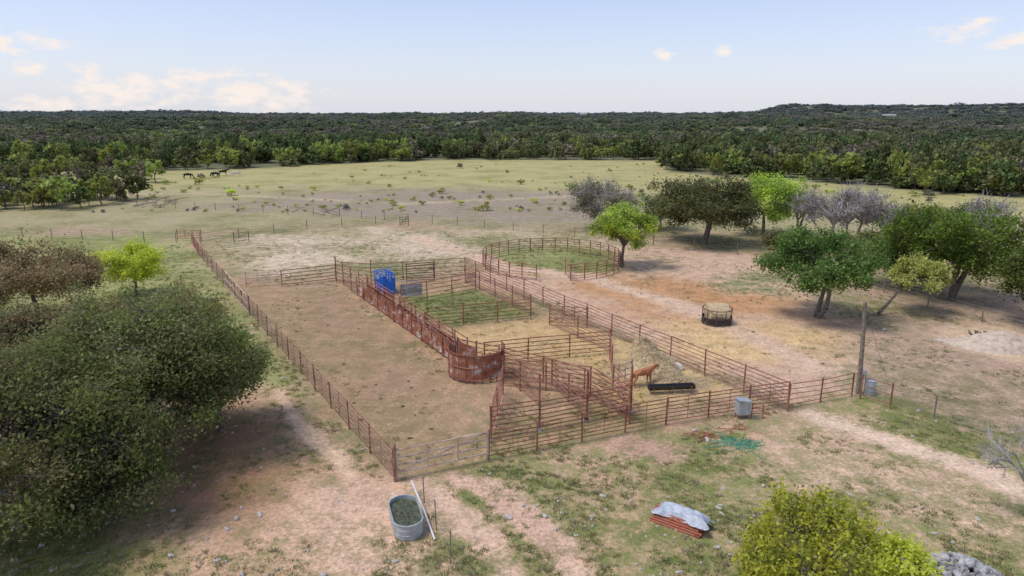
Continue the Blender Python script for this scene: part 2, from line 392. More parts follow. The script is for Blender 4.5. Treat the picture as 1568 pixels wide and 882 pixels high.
# ------------------------------------------------------------------ trees
def leaf_quads(cen, size, rng, up=.3, asp=.6):
    n = len(cen)
    nrm = rng.normal(size=(n, 3)); nrm[:, 2] = np.abs(nrm[:, 2])+up; nrm /= np.linalg.norm(nrm, axis=1)[:, None]
    t = rng.normal(size=(n, 3)); u = np.cross(nrm, t); u /= np.linalg.norm(u, axis=1)[:, None]+1e-9
    w = np.cross(nrm, u); s = (size*rng.uniform(.55, 1.35, n))[:, None]
    v = np.stack([cen-u*s, cen+w*s*asp, cen+u*s, cen-w*s*asp], 1)
    return v.reshape(-1, 3), np.arange(n*4).reshape(-1, 4)
def tree_mesh(name, h, r, leaf, nleaf, lsize, seed, cb=.28, tr=.22, lobes=14, sub=12, lean=(0, 0), bark=None, stems=1, clump=.13, flat=.75, hang=0, twig=.02, ry=None, fork=.3, extra_leaf=None, xf=.25):
    rng = np.random.default_rng(seed); mb = MB(); bark = bark or M_bark
    ry = ry or r
    rz = h*(1-cb)/2; cc = np.array([lean[0], lean[1], h-rz])
    roots = []
    for k in range(stems):
        a = rng.uniform(0, 6.28); off = .0 if stems == 1 else .25
        p0 = Vector((math.cos(a)*off, math.sin(a)*off, -.15))
        f = Vector((lean[0]*.45+math.cos(a)*off*3+rng.normal()*.15, lean[1]*.45+math.sin(a)*off*3, h*fork*rng.uniform(.9, 1.15)))
        mid = p0.lerp(f, .5)+Vector((rng.normal()*.12, rng.normal()*.12, 0))
        mb.path([p0, p0+Vector((0, 0, .3)), mid, f], [tr*1.45, tr*1.05, tr*.85, tr*.72], 8); roots.append(f)
    cents = []; wts = []; cl = []; lb = []
    for i in range(lobes):
        th = (i/lobes)*6.283*2.618 + rng.uniform(-.4, .4); u = rng.uniform(-.75, .98); q = math.sqrt(1-u*u)
        k = rng.uniform(.45, .78)
        c = cc+np.array([math.cos(th)*q*r*k, math.sin(th)*q*ry*k, u*rz*k])
        f = roots[i % len(roots)]
        d = Vector(c)-f; ctrl = f+Vector((d.x*.35, d.y*.35, d.z*.65+.15*h*(u < 0)))
        pts = []
        for s_ in range(6):
            t = s_/5; p = f.lerp(ctrl, t).lerp(ctrl.lerp(Vector(c), t), t)
            pts.append(p+Vector(rng.normal(size=3)*.05*r*.25*(0 < s_ < 5)))
        ra = [max(twig*1.5, tr*.5*(1-.82*s_/5)) for s_ in range(6)]
        mb.path(pts, ra, 5)
        lr = rng.uniform(.25, .40); lcol = rng.uniform(-.14, .14)
        for j in range(sub):
            v = rng.normal(size=3); v /= np.linalg.norm(v); kk = rng.uniform(.35, 1.0)
            pc = c+v*np.array([r, ry, rz*1.1])*lr*kk
            if pc[2] < h*cb*.55: pc[2] = h*cb*.55+rng.uniform(0, .4)
            st = pts[3+int(rng.integers(0, 3))]
            mpt = st.lerp(Vector(pc), .5)+Vector(rng.normal(size=3)*.06*r*.5)
            mb.path([st, mpt, Vector(pc)], [twig*1.4, twig, twig*.5], 3)
            if bark is M_barkg:
                for q_ in range(4):
                    e = Vector(pc)+Vector(rng.normal(size=3)*.12*r); e.z += .1*r
                    mb.tube(mpt.lerp(Vector(pc), rng.uniform(.2, 1)), e, twig*.8, twig*.25, 3, cap=False)
            cents.append(pc); wts.append(rng.uniform(.3, 1.35)); cl.append(rng.uniform(-.13, .13)+lcol); lb.append(rng.random() < xf)
    cents = np.array(cents); wts = np.array(wts)/sum(wts); cl = np.array(cl); lb = np.array(lb)
    bv = np.array(mb.v) if mb.v else np.zeros((0, 3)); nb = len(bv)
    f = list(mb.f); m = list(mb.m); V = [bv]; rn = [np.full(nb, .5)]
    if nleaf:
        pick = rng.choice(len(cents), nleaf, p=wts)
        off = rng.normal(size=(nleaf, 3))*np.array([r, ry, r*flat])*clump*rng.uniform(.3, 1.15, nleaf)[:, None]
        pos = cents[pick]+off
        if hang: pos[:, 2] -= rng.exponential(hang, nleaf)
        lo = pos[:, 2] < .15; pos[lo, 2] = .15+rng.uniform(0, .3, lo.sum())
        lv, lf = leaf_quads(pos, lsize, rng); V.append(lv)
        val = np.clip(.5+cl[pick]+rng.normal(size=nleaf)*.17, 0, 1)
        rn.append(np.repeat(val, 4)); f += [tuple(q) for q in (lf+nb).tolist()]
        m += (np.where(lb[pick], 2, 1).tolist() if extra_leaf else [1]*nleaf)
    V = np.concatenate(V)
    return np_mesh(name, V, f, [bark, leaf]+([extra_leaf] if extra_leaf else []), m, False, {"rnd": np.concatenate(rn)})
def tree(name, px, py, h, r, leaf, nleaf, lsize, seed, **kw):
    o = link(tree_mesh(name, h, r, leaf, nleaf, lsize, seed, **kw), name)
    g = G(px, py); o.location = (g[0], g[1], float(terr(g[0], g[1]))); return o

tree("live_oak_tree", 235, 700, 8.0, 5.6, L_olive, 66000, .083, 1, cb=.05, lobes=36, sub=14, tr=.22, stems=2, clump=.095, extra_leaf=L_mido, xf=.45)
tree("live_oak_tree", 40, 800, 7.8, 5.9, L_olive, 62000, .078, 2, cb=.04, lobes=36, sub=14, tr=.22, stems=2, clump=.095, extra_leaf=L_mido, xf=.45)
tree("live_oak_tree", 100, 610, 6.4, 5.8, L_olive, 42000, .09, 3, cb=.10, lobes=30, sub=13, tr=.25, stems=2, clump=.095, extra_leaf=L_brown, xf=.35)
tree("live_oak_tree", 340, 660, 5.8, 3.4, L_olive, 26000, .08, 4, cb=.05, lobes=22, sub=14, tr=.16, clump=.11, extra_leaf=L_mido, xf=.45)
tree("live_oak_tree", 270, 560, 5.2, 3.6, L_olive, 18000, .09, 44, cb=.12, lobes=16, sub=14, tr=.18, clump=.10, extra_leaf=L_brown, xf=.4)
tree("live_oak_tree", 165, 800, 3.6, 3.0, L_olive, 17000, .07, 45, cb=.03, lobes=16, sub=12, tr=.12, clump=.12, extra_leaf=L_mido, xf=.5)
tree("budding_oak_tree", 60, 492, 7.0, 5.4, L_brown, 28000, .10, 5, cb=.08, lobes=24, sub=14, tr=.2, clump=.10, extra_leaf=L_olive, xf=.15)
tree("mesquite_tree", 208, 455, 5.2, 3.6, L_lime, 13000, .11, 6, cb=.16, lobes=17, sub=11, tr=.14, clump=.11, lean=(-.2, 0))
tree("hackberry_tree", 953, 409, 6.8, 3.9, L_yg, 15000, .12, 7, cb=.22, lobes=16, sub=12, tr=.2, clump=.10, extra_leaf=L_lime, xf=.25)
tree("budding_oak_tree", 918, 352, 7.2, 6.0, L_grey, 9000, .13, 8, cb=.12, lobes=18, sub=12, tr=.22, clump=.10, bark=M_barkg, twig=.03, extra_leaf=L_olive, xf=.55)
tree("live_oak_tree", 1075, 374, 8.8, 7.6, L_live, 32000, .14, 9, cb=.12, lobes=28, sub=13, tr=.42, stems=2, clump=.09, extra_leaf=L_olive, xf=.3)
tree("hackberry_tree", 1168, 360, 8.4, 6.0, L_yg, 18000, .14, 10, cb=.08, lobes=20, sub=12, tr=.25, clump=.10, extra_leaf=L_lime, xf=.25)
tree("oak_tree", 1248, 487, 7.4, 4.8, L_mid, 26000, .11, 11, cb=.18, lobes=24, sub=13, tr=.22, stems=2, clump=.09, extra_leaf=L_mido, xf=.3)
tree("mesquite_tree", 1345, 482, 5.0, 2.5, L_yel, 8500, .10, 12, cb=.36, lobes=13, sub=12, tr=.14, lean=(3.1, .3), clump=.12, fork=.45)
tree("oak_tree", 1452, 458, 9.6, 5.9, L_green, 31000, .12, 13, cb=.12, lobes=30, sub=13, tr=.3, stems=2, clump=.09, extra_leaf=L_mido, xf=.25)
tree("oak_tree", 1600, 505, 6.5, 4.0, L_mid, 15000, .11, 14, cb=.12, lobes=14, sub=12, tr=.22)
tree("live_oak_tree", 1375, 440, 5.5, 4.0, L_mid, 12000, .12, 15, cb=.1, lobes=14, sub=12, tr=.2)
for i, (px, py, h, r) in enumerate(((1222,362,7.2,4.0),(1265,372,7.8,4.6),(1305,370,7.6,4.6),(1345,376,7.0,4.0),(1500,400,7.5,4.2))):
    tree("bare_tree", px, py, h, r, L_grey, 1500, .11, 20+i, cb=.15, lobes=16, sub=11, tr=.2, bark=M_barkg, twig=.04, stems=2, clump=.12)
for i, (px, py, h, r, lf) in enumerate(((1200,392,3.2,3.0,L_olive),(1330,405,3.6,3.2,L_olive),(1010,352,5.0,4.0,L_live),(1395,372,5.2,4.6,L_yg),(1450,372,5,4.5,L_live))):
    tree("scrub_oak_tree", px, py, h, r, lf, 7000, .13, 30+i, cb=.06, lobes=12, sub=10, tr=.14)
tree("mesquite_tree", 1235, 945, 4.1, 3.0, L_lime, 16000, .07, 40, cb=.06, lobes=28, sub=14, tr=.08, stems=3, clump=.065, flat=1.5, twig=.012, extra_leaf=L_yg, xf=.2)
tree("mesquite_tree", 1365, 950, 3.1, 1.5, L_lime, 5000, .07, 41, cb=.15, lobes=12, sub=10, tr=.07, stems=2, clump=.10, flat=1.4, twig=.012)
tree("bare_sapling", 1590, 800, 4.6, 2.0, L_grey, 120, .04, 42, cb=.2, lobes=12, sub=4, tr=.10, bark=M_barkg, twig=.020, lean=(-1.2, 0))

# forest
fv = []
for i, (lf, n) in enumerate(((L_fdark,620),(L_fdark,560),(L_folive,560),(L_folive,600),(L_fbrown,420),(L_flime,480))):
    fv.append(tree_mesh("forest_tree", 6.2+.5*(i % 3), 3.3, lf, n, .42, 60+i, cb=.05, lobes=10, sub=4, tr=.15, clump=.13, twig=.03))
rng = np.random.default_rng(5)
M_ = 36000
th = rng.uniform(rad(-52), rad(52), M_)
u = rng.uniform(0, 1, M_)
e_ = 2-1.7
r0, r1 = 110., 3200.
r_ = (r0**e_+u*(r1**e_-r0**e_))**(1/e_)
x = r_*np.sin(th); y = r_*np.cos(th)
fr = forest_r(th)
keep = r_ > fr + 2 + 8*(fbm(th*40, th*0, 8)-.5)
clr = (fbm(x/55, y/80, 77) > .64) & (r_ < 1300)
keep &= ~(clr & (r_ > fr+30) & (rng.uniform(size=M_) < .9))
keep &= rng.uniform(size=M_) < np.clip(.5+1.6*(fbm(x/35, y/35, 88)-.25), .45, 1)
x = x[keep]; y = y[keep]; r_ = r_[keep]; th = th[keep]
k = np.clip((r_/300)**.68, .85, 5.5)
sz = rng.uniform(.65, 1.35, len(x))
hh = np.clip(rng.normal(.92, .25, len(x)), .45, 1.55)*(1+.25*np.clip((r_-600)/1500, 0, 1))
scl = np.stack([k*sz, k*sz, hh], -1)
kind = .5+(fbm(x/90, y/60, 31)-.5)*1.7+rng.normal(size=len(x))*.15
idx = np.where(kind < .48, rng.integers(0, 2, len(x)), np.where(kind < .68, rng.integers(2, 4, len(x)), 4))
idx = np.where(rng.uniform(size=len(x)) < .06, 5, idx)
nearedge = (r_ - forest_r(th)) < 14
idx = np.where(nearedge & (rng.uniform(size=len(x)) < .35), 5, idx)
rot = np.stack([np.zeros(len(x)), np.zeros(len(x)), rng.uniform(0, 6.28, len(x))], -1)
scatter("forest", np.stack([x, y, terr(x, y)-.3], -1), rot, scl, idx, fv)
P_ = []
for (x0, x1, y0, y1, n) in ((-120, 95, 300, 322, 46), (95, 215, 300, 318, 14), (-150, 240, 268, 285, 46), (1395, 1700, 285, 300, 24)):
    for _ in range(n):
        g = G(rng.uniform(x0, x1), rng.uniform(y0, y1)); P_.append((g[0], g[1], 0))
P_ = np.array(P_); n = len(P_)
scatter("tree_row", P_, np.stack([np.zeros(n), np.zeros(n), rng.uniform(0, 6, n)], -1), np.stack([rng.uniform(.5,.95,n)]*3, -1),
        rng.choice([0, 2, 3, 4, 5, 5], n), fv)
# pasture shrubs
n = 560; X = rng.uniform(-260, 1650, n); Y = 246+ (rng.uniform(0, 1, n)**.9)*80
P_ = np.array([(*G(a, b), 0) for a, b in zip(X, Y)]); D = np.hypot(P_[:, 0], P_[:, 1]); TH = np.arctan2(P_[:, 0], P_[:, 1])
ok = (D < forest_r(TH)-3) & ((fbm(P_[:, 0]/30, P_[:, 1]/30, 4) > .48) | (rng.uniform(size=n) < .2)); P_ = P_[ok]; n = len(P_)
s_ = rng.exponential(.07, n)+.09
sv = [tree_mesh("shrub", 5, 3.2, lf, 420, .38, 90+i, cb=.0, lobes=9, sub=4, tr=.1, clump=.16, fork=.1) for i, lf in enumerate((L_lime, L_yel, L_yg, L_grey))]
scatter("pasture_shrubs", P_, np.stack([np.zeros(n), np.zeros(n), rng.uniform(0, 6, n)], -1), np.stack([s_, s_, s_*.8], -1), rng.choice([0, 1, 1, 2, 2, 3], n), sv)

# grass tufts / weeds
def tuft(nb, h, w, mat, seed):
    r = np.random.default_rng(seed); v = []; f = []; rn = []
    for i in range(nb):
        a = r.uniform(0, 6.28); d = r.uniform(0, w); bx, by = math.cos(a)*d, math.sin(a)*d
        a2 = r.uniform(0, 6.28); l = h*r.uniform(.5, 1.1); bw = .012
        tx, ty = bx+math.cos(a)*l*.5, by+math.sin(a)*l*.5; k = len(v)
        cx, cy = math.cos(a2)*bw, math.sin(a2)*bw
        v += [(bx-cx, by-cy, 0), (bx+cx, by+cy, 0), (tx+cx*.3, ty+cy*.3, l), (tx-cx*.3, ty-cy*.3, l)]
        f.append((k, k+1, k+2, k+3)); rn += [float(np.clip(.5+r.normal()*.2, 0, 1))]*4
    return np_mesh("tuft", v, f, [mat], None, False, {"rnd": rn})
tv = [tuft(26, .11, .14, L_grass, 1), tuft(30, .08, .20, L_grass, 2), tuft(22, .14, .10, L_dry, 3), tuft(36, .07, .26, L_grassg, 4)]
n = 90000; rr_ = 19+ (rng.uniform(0, 1, n)**1.3)*75; th = rng.uniform(rad(-44), rad(44), n)
x = rr_*np.sin(th); y = rr_*np.cos(th); so, gr, cv = paint(x, y)
inpad = sdist(x, y, [G(*p) for p in ((310,372),(430,440),(520,440),(690,600),(750,660),(748,713),(602,745))]) > 0
ok = (rng.uniform(0, 1, n) < np.clip((cv-.15)*1.0, .0, 1)) & (fbm(x/2.2, y/2.2, 66) < .33+cv*.40) & (~inpad | (rng.uniform(size=n) < .15))
x, y, cv = x[ok], y[ok], cv[ok]; n = len(x)
s_ = rng.uniform(.5, 1.3, n)
scatter("grass", np.stack([x, y, np.zeros(n)+.0], -1), np.stack([np.zeros(n), np.zeros(n), rng.uniform(0, 6, n)], -1), np.stack([s_, s_, s_*rng.uniform(.6, 1.1, n)], -1),
        rng.choice([0, 1, 2, 3], n, p=[.32, .30, .18, .20]), tv)
# stones
def rockmesh(seed, mat, flat=.6):
    import bmesh
    r = np.random.default_rng(seed); bm = bmesh.new(); bmesh.ops.create_icosphere(bm, subdivisions=2, radius=1)
    a = r.uniform(.6, 1.2, 3)
    for v in bm.verts:
        k = 1+.22*math.sin(v.co.x*3+seed)+.18*math.cos(v.co.y*4+seed*2)+r.normal()*.05
        v.co = Vector((v.co.x*a[0]*k, v.co.y*a[1]*k, v.co.z*a[2]*flat*k))
    me = bpy.data.meshes.new("stone"); bm.to_mesh(me); bm.free(); me.materials.append(mat); return me
rv = [rockmesh(i, M_rock) for i in range(4)]
n = 5200; rr_ = 19+(rng.uniform(0, 1, n)**1.2)*80; th = rng.uniform(rad(-44), rad(44), n); x = rr_*np.sin(th); y = rr_*np.cos(th)
inp = sdist(x, y, [G(*p) for p in ((310,372),(712,395),(1210,627),(602,745))]) > 0
ok = (fbm(x/6, y/6, 17) > .46) & (~inp | (rng.uniform(size=n) < .15)); x, y = x[ok], y[ok]; n = len(x)
s_ = .02+rng.exponential(.030, n); s_ = np.clip(s_, 0, .17)
scatter("limestone_rocks", np.stack([x, y, s_*.2], -1), np.stack([np.zeros(n), np.zeros(n), rng.uniform(0, 6, n)], -1), np.stack([s_]*3, -1), rng.integers(0, 4, n), rv)
# cow pats
n = 420; x = rng.uniform(-30, 22, n); y = rng.uniform(30, 90, n)
ok = (sdist(x, y, [G(*p) for p in ((330,400),(520,440),(690,600),(745,690),(605,740))]) > 0) | (sdist(x, y, [G(*p) for p in ((760,430),(960,380),(1190,400),(1300,590),(1150,590))]) > 0)
x, y = x[ok], y[ok]; n = len(x); s_ = rng.uniform(.05, .14, n)
dv = [rockmesh(11, M_dung, .2), rockmesh(12, M_dung, .2)]
scatter("cow_pats", np.stack([x, y, np.full(n, .01)], -1), np.stack([np.zeros(n), np.zeros(n), rng.uniform(0, 6, n)], -1), np.stack([s_]*3, -1), rng.integers(0, 2, n), dv)

# ------------------------------------------------------------------ corral fences
fr_ = random.Random(3)
def fence(name, pts, h, rails, sp, mat, pr=.045, rr=.028, ph=None, low=.22, stays=0, base=False, sheet=None):
    mb = MB(); ph = ph or h+.04; mats = [mat, M_conc, M_rust, M_sheet]
    for a, b_ in zip(pts[:-1], pts[1:]):
        a = Vector((a[0], a[1], 0)); b_ = Vector((b_[0], b_[1], 0)); L = (b_-a).length; k = max(1, round(L/sp))
        ps = [a.lerp(b_, i/k) for i in range(k+1)]; hs = [h+fr_.uniform(-.05, .05) for _ in ps]
        for i, p in enumerate(ps):
            tip = Vector((p.x+fr_.uniform(-.04, .04), p.y+fr_.uniform(-.04, .04), ph+fr_.uniform(-.02, .08)))
            mb.tube((p.x, p.y, -.1), tip, pr)
            if base: mb.tube((p.x, p.y, -.05), (p.x, p.y, .14), .16, .13, 10, 1)
        for i in range(k):
            for r in range(rails):
                f = r/(rails-1) if rails > 1 else 1
                za = low+(hs[i]-low)*f; zb = low+(hs[i+1]-low)*f
                mb.tube((ps[i].x, ps[i].y, za+fr_.uniform(-.02, .02)), (ps[i+1].x, ps[i+1].y, zb+fr_.uniform(-.02, .02)), rr if r < rails-1 else rr*1.3, n=5)
            for s_ in range(stays):
                q = ps[i].lerp(ps[i+1], (s_+1)/(stays+1)); mb.tube((q.x, q.y, low), (q.x, q.y, h), .016, n=4)
            if sheet and fr_.random() < sheet[1]:
                q = ps[i].lerp(ps[i+1], .5); d = ps[i+1]-ps[i]; an = math.atan2(d.y, d.x)
                z0, z1 = sheet[0]; z1 += fr_.uniform(-.18, .12); nn = Vector((-d.y, d.x, 0)).normalized()*.05
                mb.box((q.x+nn.x, q.y+nn.y, (z0+z1)/2+fr_.uniform(-.06, .06)), d.length*.985, .02, z1-z0, an, sheet[2])
    return mb.obj(name, mats)
def gate(name, a, b, h, rails, mat, low=.3, diag=True, rr=.03):
    mb = MB(); a = Vector((a[0], a[1], 0)); b = Vector((b[0], b[1], 0))
    for r in range(rails):
        z = low+(h-low)*r/(rails-1); mb.tube((a.x, a.y, z), (b.x, b.y, z), rr)
    for t in (0, .33, .66, 1) if rails > 3 else (0, 1):
        q = a.lerp(b, t); mb.tube((q.x, q.y, low), (q.x, q.y, h), rr)
    if diag: mb.tube((a.x, a.y, low), (b.x, b.y, h), rr*.8)
    for q in (a, b): mb.tube((q.x, q.y, -.1), (q.x, q.y, h+.15), rr*1.6)
    return mb.obj(name, [mat])
CF = "pipe_corral_fence"
H1 = 1.5
fence(CF, [T(303,373,H1), T(602,690,H1)], H1, 6, 3.0, M_pipe2, stays=1, rr=.022)
fence(CF, [T(748,660,H1), T(1022,610,H1), T(1150,592,H1), T(1210,585,H1)], H1, 7, 2.6, M_pipe, stays=1, rr=.024)
gate("pipe_gate", T(606,688,H1), T(747,660,H1), H1-.05, 4, M_lpipe, low=.35, rr=.035)
fence("gate_post", [T(602,688,1.6), (T(602,688,1.6)[0]+.05, T(602,688,1.6)[1]+.3)], 1.65, 2, 3, M_pipe2, pr=.05)
H2 = 1.7
fence(CF, [T(728,400,H2), T(1210,586,H2)], H2, 7, 3.0, M_pipe, rr=.025)
fence(CF, [T(712,407,H2), T(813,452,H2)], H2, 7, 3.0, M_pipe, rr=.025)
fence(CF, [T(842,466,H2), T(935,505,H2)], H2, 7, 3.0, M_pipe, rr=.025)
gate("pipe_gate", T(842,466,H2), T(900,470,H2), 1.6, 5, M_pipe)
fence(CF, [T(712,407,H2), T(712,395,H2), T(728,400,H2)], H2, 7, 3, M_pipe)
fence(CF, [T(430,414,1.6), T(513,405,1.6)], 1.6, 5, 4.0, M_pipe, rr=.035)
gate("pipe_gate", T(375,417,1.4), T(430,414,1.4), 1.3, 5, M_lpipe)
fence(CF, [T(567,404,1.8), T(712,396,1.8)], 1.8, 5, 3.5, M_pipe)
fence(CF, [T(513,400,2.1), T(567,404,2.1)], 2.1, 6, 3, M_pipe, ph=2.5)
fence("livestock_panel_stack", [T(622,404,1.9), T(664,402,1.9)], 1.9, 8, 2, M_dark, rr=.035)
fence(CF, [T(513,397,2.1), T(697,512,2.1)], 2.1, 6, 2.4, M_pipe, ph=2.35, rr=.03)
a, b_ = Vector(T(513,397,2.1)), Vector(T(697,512,2.1))
d = (b_-a); nn = Vector((-d.y, d.x)).normalized()
s0 = a.lerp(b_, .25); s1 = b_
fence("sheeted_working_chute", [tuple(s0+nn*.9), tuple(s1+nn*.9)], 1.7, 5, 2.2, M_pipe, sheet=((.25, 1.2), .8, 2))
fence("sheeted_working_chute", [tuple(s0-nn*.08), tuple(s1-nn*.08)], 1.75, 4, 1.8, M_rust, sheet=((.12, 1.2), .92, 2))
fence(CF, [T(613,437,H2), T(728,418,H2)], H2, 5, 3, M_pipe)
fence("galvanised_panel", [T(614,430,1.6), T(645,429,1.6)], 1.5, 3, 1.5, M_sheet, sheet=((.2, 1.35), 1, 3))
fence(CF, [T(655,472,1.6), T(813,458,1.6)], 1.6, 6, 3.2, M_pipe)
fence(CF, [T(742,524,1.6), T(935,507,1.6)], 1.6, 6, 3.2, M_pipe)
fence(CF, [T(700,518,1.8), T(832,545,1.8), T(966,590,1.8)], 1.8, 6, 3, M_pipe, rr=.03)
fence(CF, [T(770,536,1.8), T(826,572,2.0), ], 1.9, 6, 3, M_pipe)
fence(CF, [T(770,548,1.8), T(905,562,1.8), T(966,600,1.8)], 1.8, 7, 3, M_pipe)
fence(CF, [G(826,660), G(898,645), G(966,632)], 1.6, 7, 3.2, M_pipe, ph=2.8, base=True, rr=.028)
fence(CF, [G(752,672), G(826,660)], 1.7, 7, 3, M_pipe)
fence(CF, [G(752,672), G(770,604)], 1.7, 6, 3, M_pipe)
fence(CF, [G(966,632), T(940,560,1.6)], 1.6, 6, 3, M_pipe)
fence(CF, [G(898,645), G(845,590)], 1.6, 6, 3, M_pipe)
gate("white_gate", T(938,560,1.5), T(968,553,1.5), 1.5, 4, M_lpipe)
fence(CF, [T(935,508,2.0), T(938,530,1.8)], 1.8, 5, 3, M_pipe)
# crowding tub : curved rusty solid wall
mb = MB(); c0 = Vector(G(730,572)); Rt = 1.75
an0, an1 = rad(150), rad(385); K = 14; prev = None
for i in range(K+1):
    t = an0+(an1-an0)*i/K; p = Vector((c0.x+Rt*math.cos(t), c0.y+Rt*math.sin(t)))
    mb.tube((p.x, p.y, -.1), (p.x, p.y, 1.95), .04, m=1)
    if prev is not None:
        m_ = (p+prev)/2; dd = p-prev; an = math.atan2(dd.y, dd.x)
        mb.box((m_.x, m_.y, 1.0), dd.length*.99, .03, 1.5, an, 0)
        for z in (.2, 1.0, 1.8):
            o_ = (m_-c0).normalized()*.05; mb.tube((prev.x+o_.x, prev.y+o_.y, z), (p.x+o_.x, p.y+o_.y, z), .035, m=1)
    prev = p
mb.tube((c0.x, c0.y, 0), (c0.x, c0.y, 2.2), .06, m=1)
mm = (c0+Vector((c0.x-1.2, c0.y+1.1)))/2
mb.box((mm.x, mm.y, 1.05), 1.6, .03, 1.4, rad(137), 0)
mb.obj("cattle_crowding_tub", [M_rust, M_pipe])
fence(CF, [T(1210,587,1.5), T(1308,575,1.3)], 1.4, 5, 2.2, M_pipe, rr=.02)
gate("pipe_gate", T(1322,574,1.5), T(1368,588,1.5), 1.4, 3, M_pipe2, diag=False)
gate("pipe_gate", T(270,352,1.4), T(307,353,1.4), 1.4, 6, M_pipe, diag=False)
fence(CF, [T(292,356,1.4), T(303,373,H1)], 1.5, 6, 2, M_pipe)
gate("pipe_gate", T(357,356,1.4), T(380,354,1.4), 1.3, 3, M_dark)
fence(CF, [T(343,413,1.8), T(378,452,1.7)], 1.7, 3, 8, M_lpipe, pr=.06, rr=.035)
# round pen
c0 = Vector(((T(738,384,1.6)[0]+T(950,384,1.6)[0])/2, (G(843,421)[1]+T(843,371,1.6)[1])/2))
rx = (T(950,392,1.2)[0]-T(738,392,1.2)[0])/2; ry_ = rx
pp = []
for i in range(31):
    t = rad(-78)+rad(345)*i/30; pp.append((c0.x+rx*math.cos(t), c0.y+ry_*math.sin(t)))
fence("round_pen_fence", pp[0:30], 1.6, 6, 3, M_pipe, rr=.028)
fence("round_pen_fence", [pp[0], (pp[0][0]-.3, pp[0][1]+2.8)], 1.6, 6, 3, M_pipe)
# wire fences
def wire_fence(name, pts, h=1.25, sp=4.5, wires=4, thick=.012, pr=.03, mat=None):
    mb = MB()
    for a, b_ in zip(pts[:-1], pts[1:]):
        a = Vector((*a, 0)); b_ = Vector((*b_, 0)); k = max(1, round((b_-a).length/sp))
        for i in range(k+1):
            p = a.lerp(b_, i/k); mb.tube((p.x, p.y, -.1), (p.x+fr_.uniform(-.05, .05), p.y, h+fr_.uniform(-.05, .12)), pr, n=5, m=1)
        for w_ in range(wires): mb.tube((a.x, a.y, .3+(h-.35)*w_/(wires-1)), (b_.x, b_.y, .3+(h-.35)*w_/(wires-1)), thick, n=3, cap=False)
    return mb.obj(name, [M_wire, mat or M_wood])
wire_fence("wire_fence", [G(-300,350), G(270,372)], pr=.05)
wire_fence("wire_fence", [G(307,372), G(470,350), G(625,340), G(700,345), G(880,362), G(1000,376), G(1200,398), G(1420,470), G(1600,520)], pr=.05)
wire_fence("wire_fence", [G(210,316), G(330,322), G(520,332), G(625,340)], pr=.05, thick=.015)
wire_fence("wire_fence", [G(1322,606), G(1430,640), G(1568,692), G(1750,760)], pr=.03)
wire_fence("wire_fence", [G(650,770), G(690,862), G(760,960)], sp=2.8, pr=.025, thick=.006)
gate("pipe_gate", T(612,332,1.4), T(625,331,1.4), 1.3, 4, M_dark)
mb = MB()
for (x0, x1, y0, y1, n) in ((215, 275, 305, 320, 20), (455, 520, 322, 330, 8)):
    for _ in range(n):
        g = G(fr_.uniform(x0, x1), fr_.uniform(y0, y1)); an = fr_.uniform(0, 3.1); l = fr_.uniform(.8, 2)
        mb.tube((g[0]-l*math.cos(an), g[1]-l*math.sin(an), .15), (g[0]+l*math.cos(an), g[1]+l*math.sin(an), fr_.uniform(.3, 1)), .07, .03)
mb.obj("brush_pile", [M_wood])

# ------------------------------------------------------------------ utility pole
mb = MB(); g = G(1314, 603)
mb.path([Vector((g[0], g[1], -.2)), Vector((g[0]-.12, g[1], 2.8)), Vector((g[0]-.3, g[1], 5.6))], [.14, .12, .10], 9)
mb.tube((g[0]-.62, g[1], 5.35), (g[0]+.05, g[1], 5.25), .04)
mb.box((g[0]+.15, g[1]-.1, 1.3), .25, .15, .4, 0, 1)
mb.tube((g[0]-.3, g[1], 5.4), (g[0]+2.6, g[1]+1.6, 0), .012, n=4)
mb.obj("utility_pole", [M_wood, M_sheet])
# ------------------------------------------------------------------ stock tank
def stadium(L, W, n=14):
    pts = []; r = W/2; s_ = (L-W)/2
    for i in range(n+1): t = -math.pi/2+math.pi*i/n; pts.append((s_+r*math.cos(t), r*math.sin(t)))
    for i in range(n+1): t = math.pi/2+math.pi*i/n; pts.append((-s_+r*math.cos(t), r*math.sin(t)))
    return pts
def vessel(name, L, W, H, loc, ang, mat, inner, level, extra=None):
    mb = MB(); st = stadium(L, W); n = len(st); prof = [(1, 0), (1.0, H*.3), (1.012, H*.33), (1.0, H*.36), (1.0, H*.64), (1.012, H*.67), (1, H*.7), (1.0, H), (1.03, H+.01), (1.03, H+.035), (.975, H+.035), (.965, level)]
    ca, sa = math.cos(ang), math.sin(ang)
    for s_, z in prof:
        for (x, y) in st:
            X, Y = x*s_, y*s_; mb.v.append((loc[0]+X*ca-Y*sa, loc[1]+X*sa+Y*ca, z))
    for k in range(len(prof)-1):
        for i in range(n):
            j = (i+1) % n; mb.f.append((k*n+i, k*n+j, (k+1)*n+j, (k+1)*n+i)); mb.m.append(0)
    k = len(prof)-1; mb.f.append(tuple(k*n+i for i in range(n))); mb.m.append(1)
    if extra: extra(mb)
    return mb.obj(name, [mat, inner, M_wood])
tz = G(622, 803)
def twigs(mb):
    for _ in range(34):
        a = fr_.uniform(-.9, .9); c = fr_.uniform(-.35, .35); x0 = tz[0]+c; y0 = tz[1]+a*.7
        mb.tube((x0, y0, .5), (x0+fr_.uniform(-.35, .35), y0+fr_.uniform(-.35, .35), .52+fr_.uniform(.02, .35)), .012, .006, n=4, m=2)
vessel("stock_tank", 2.3, 1.15, .62, tz, rad(108), M_galv, M_water, .5, extra=twigs)
mb = MB(); b_ = G(666, 828)
mb.path([Vector((*T(630, 736, .55), .55)), Vector((*T(650, 785, .25), .3)), Vector((*b_, .05))], .04, 8)
mb.obj("white_pipe", [M_white])
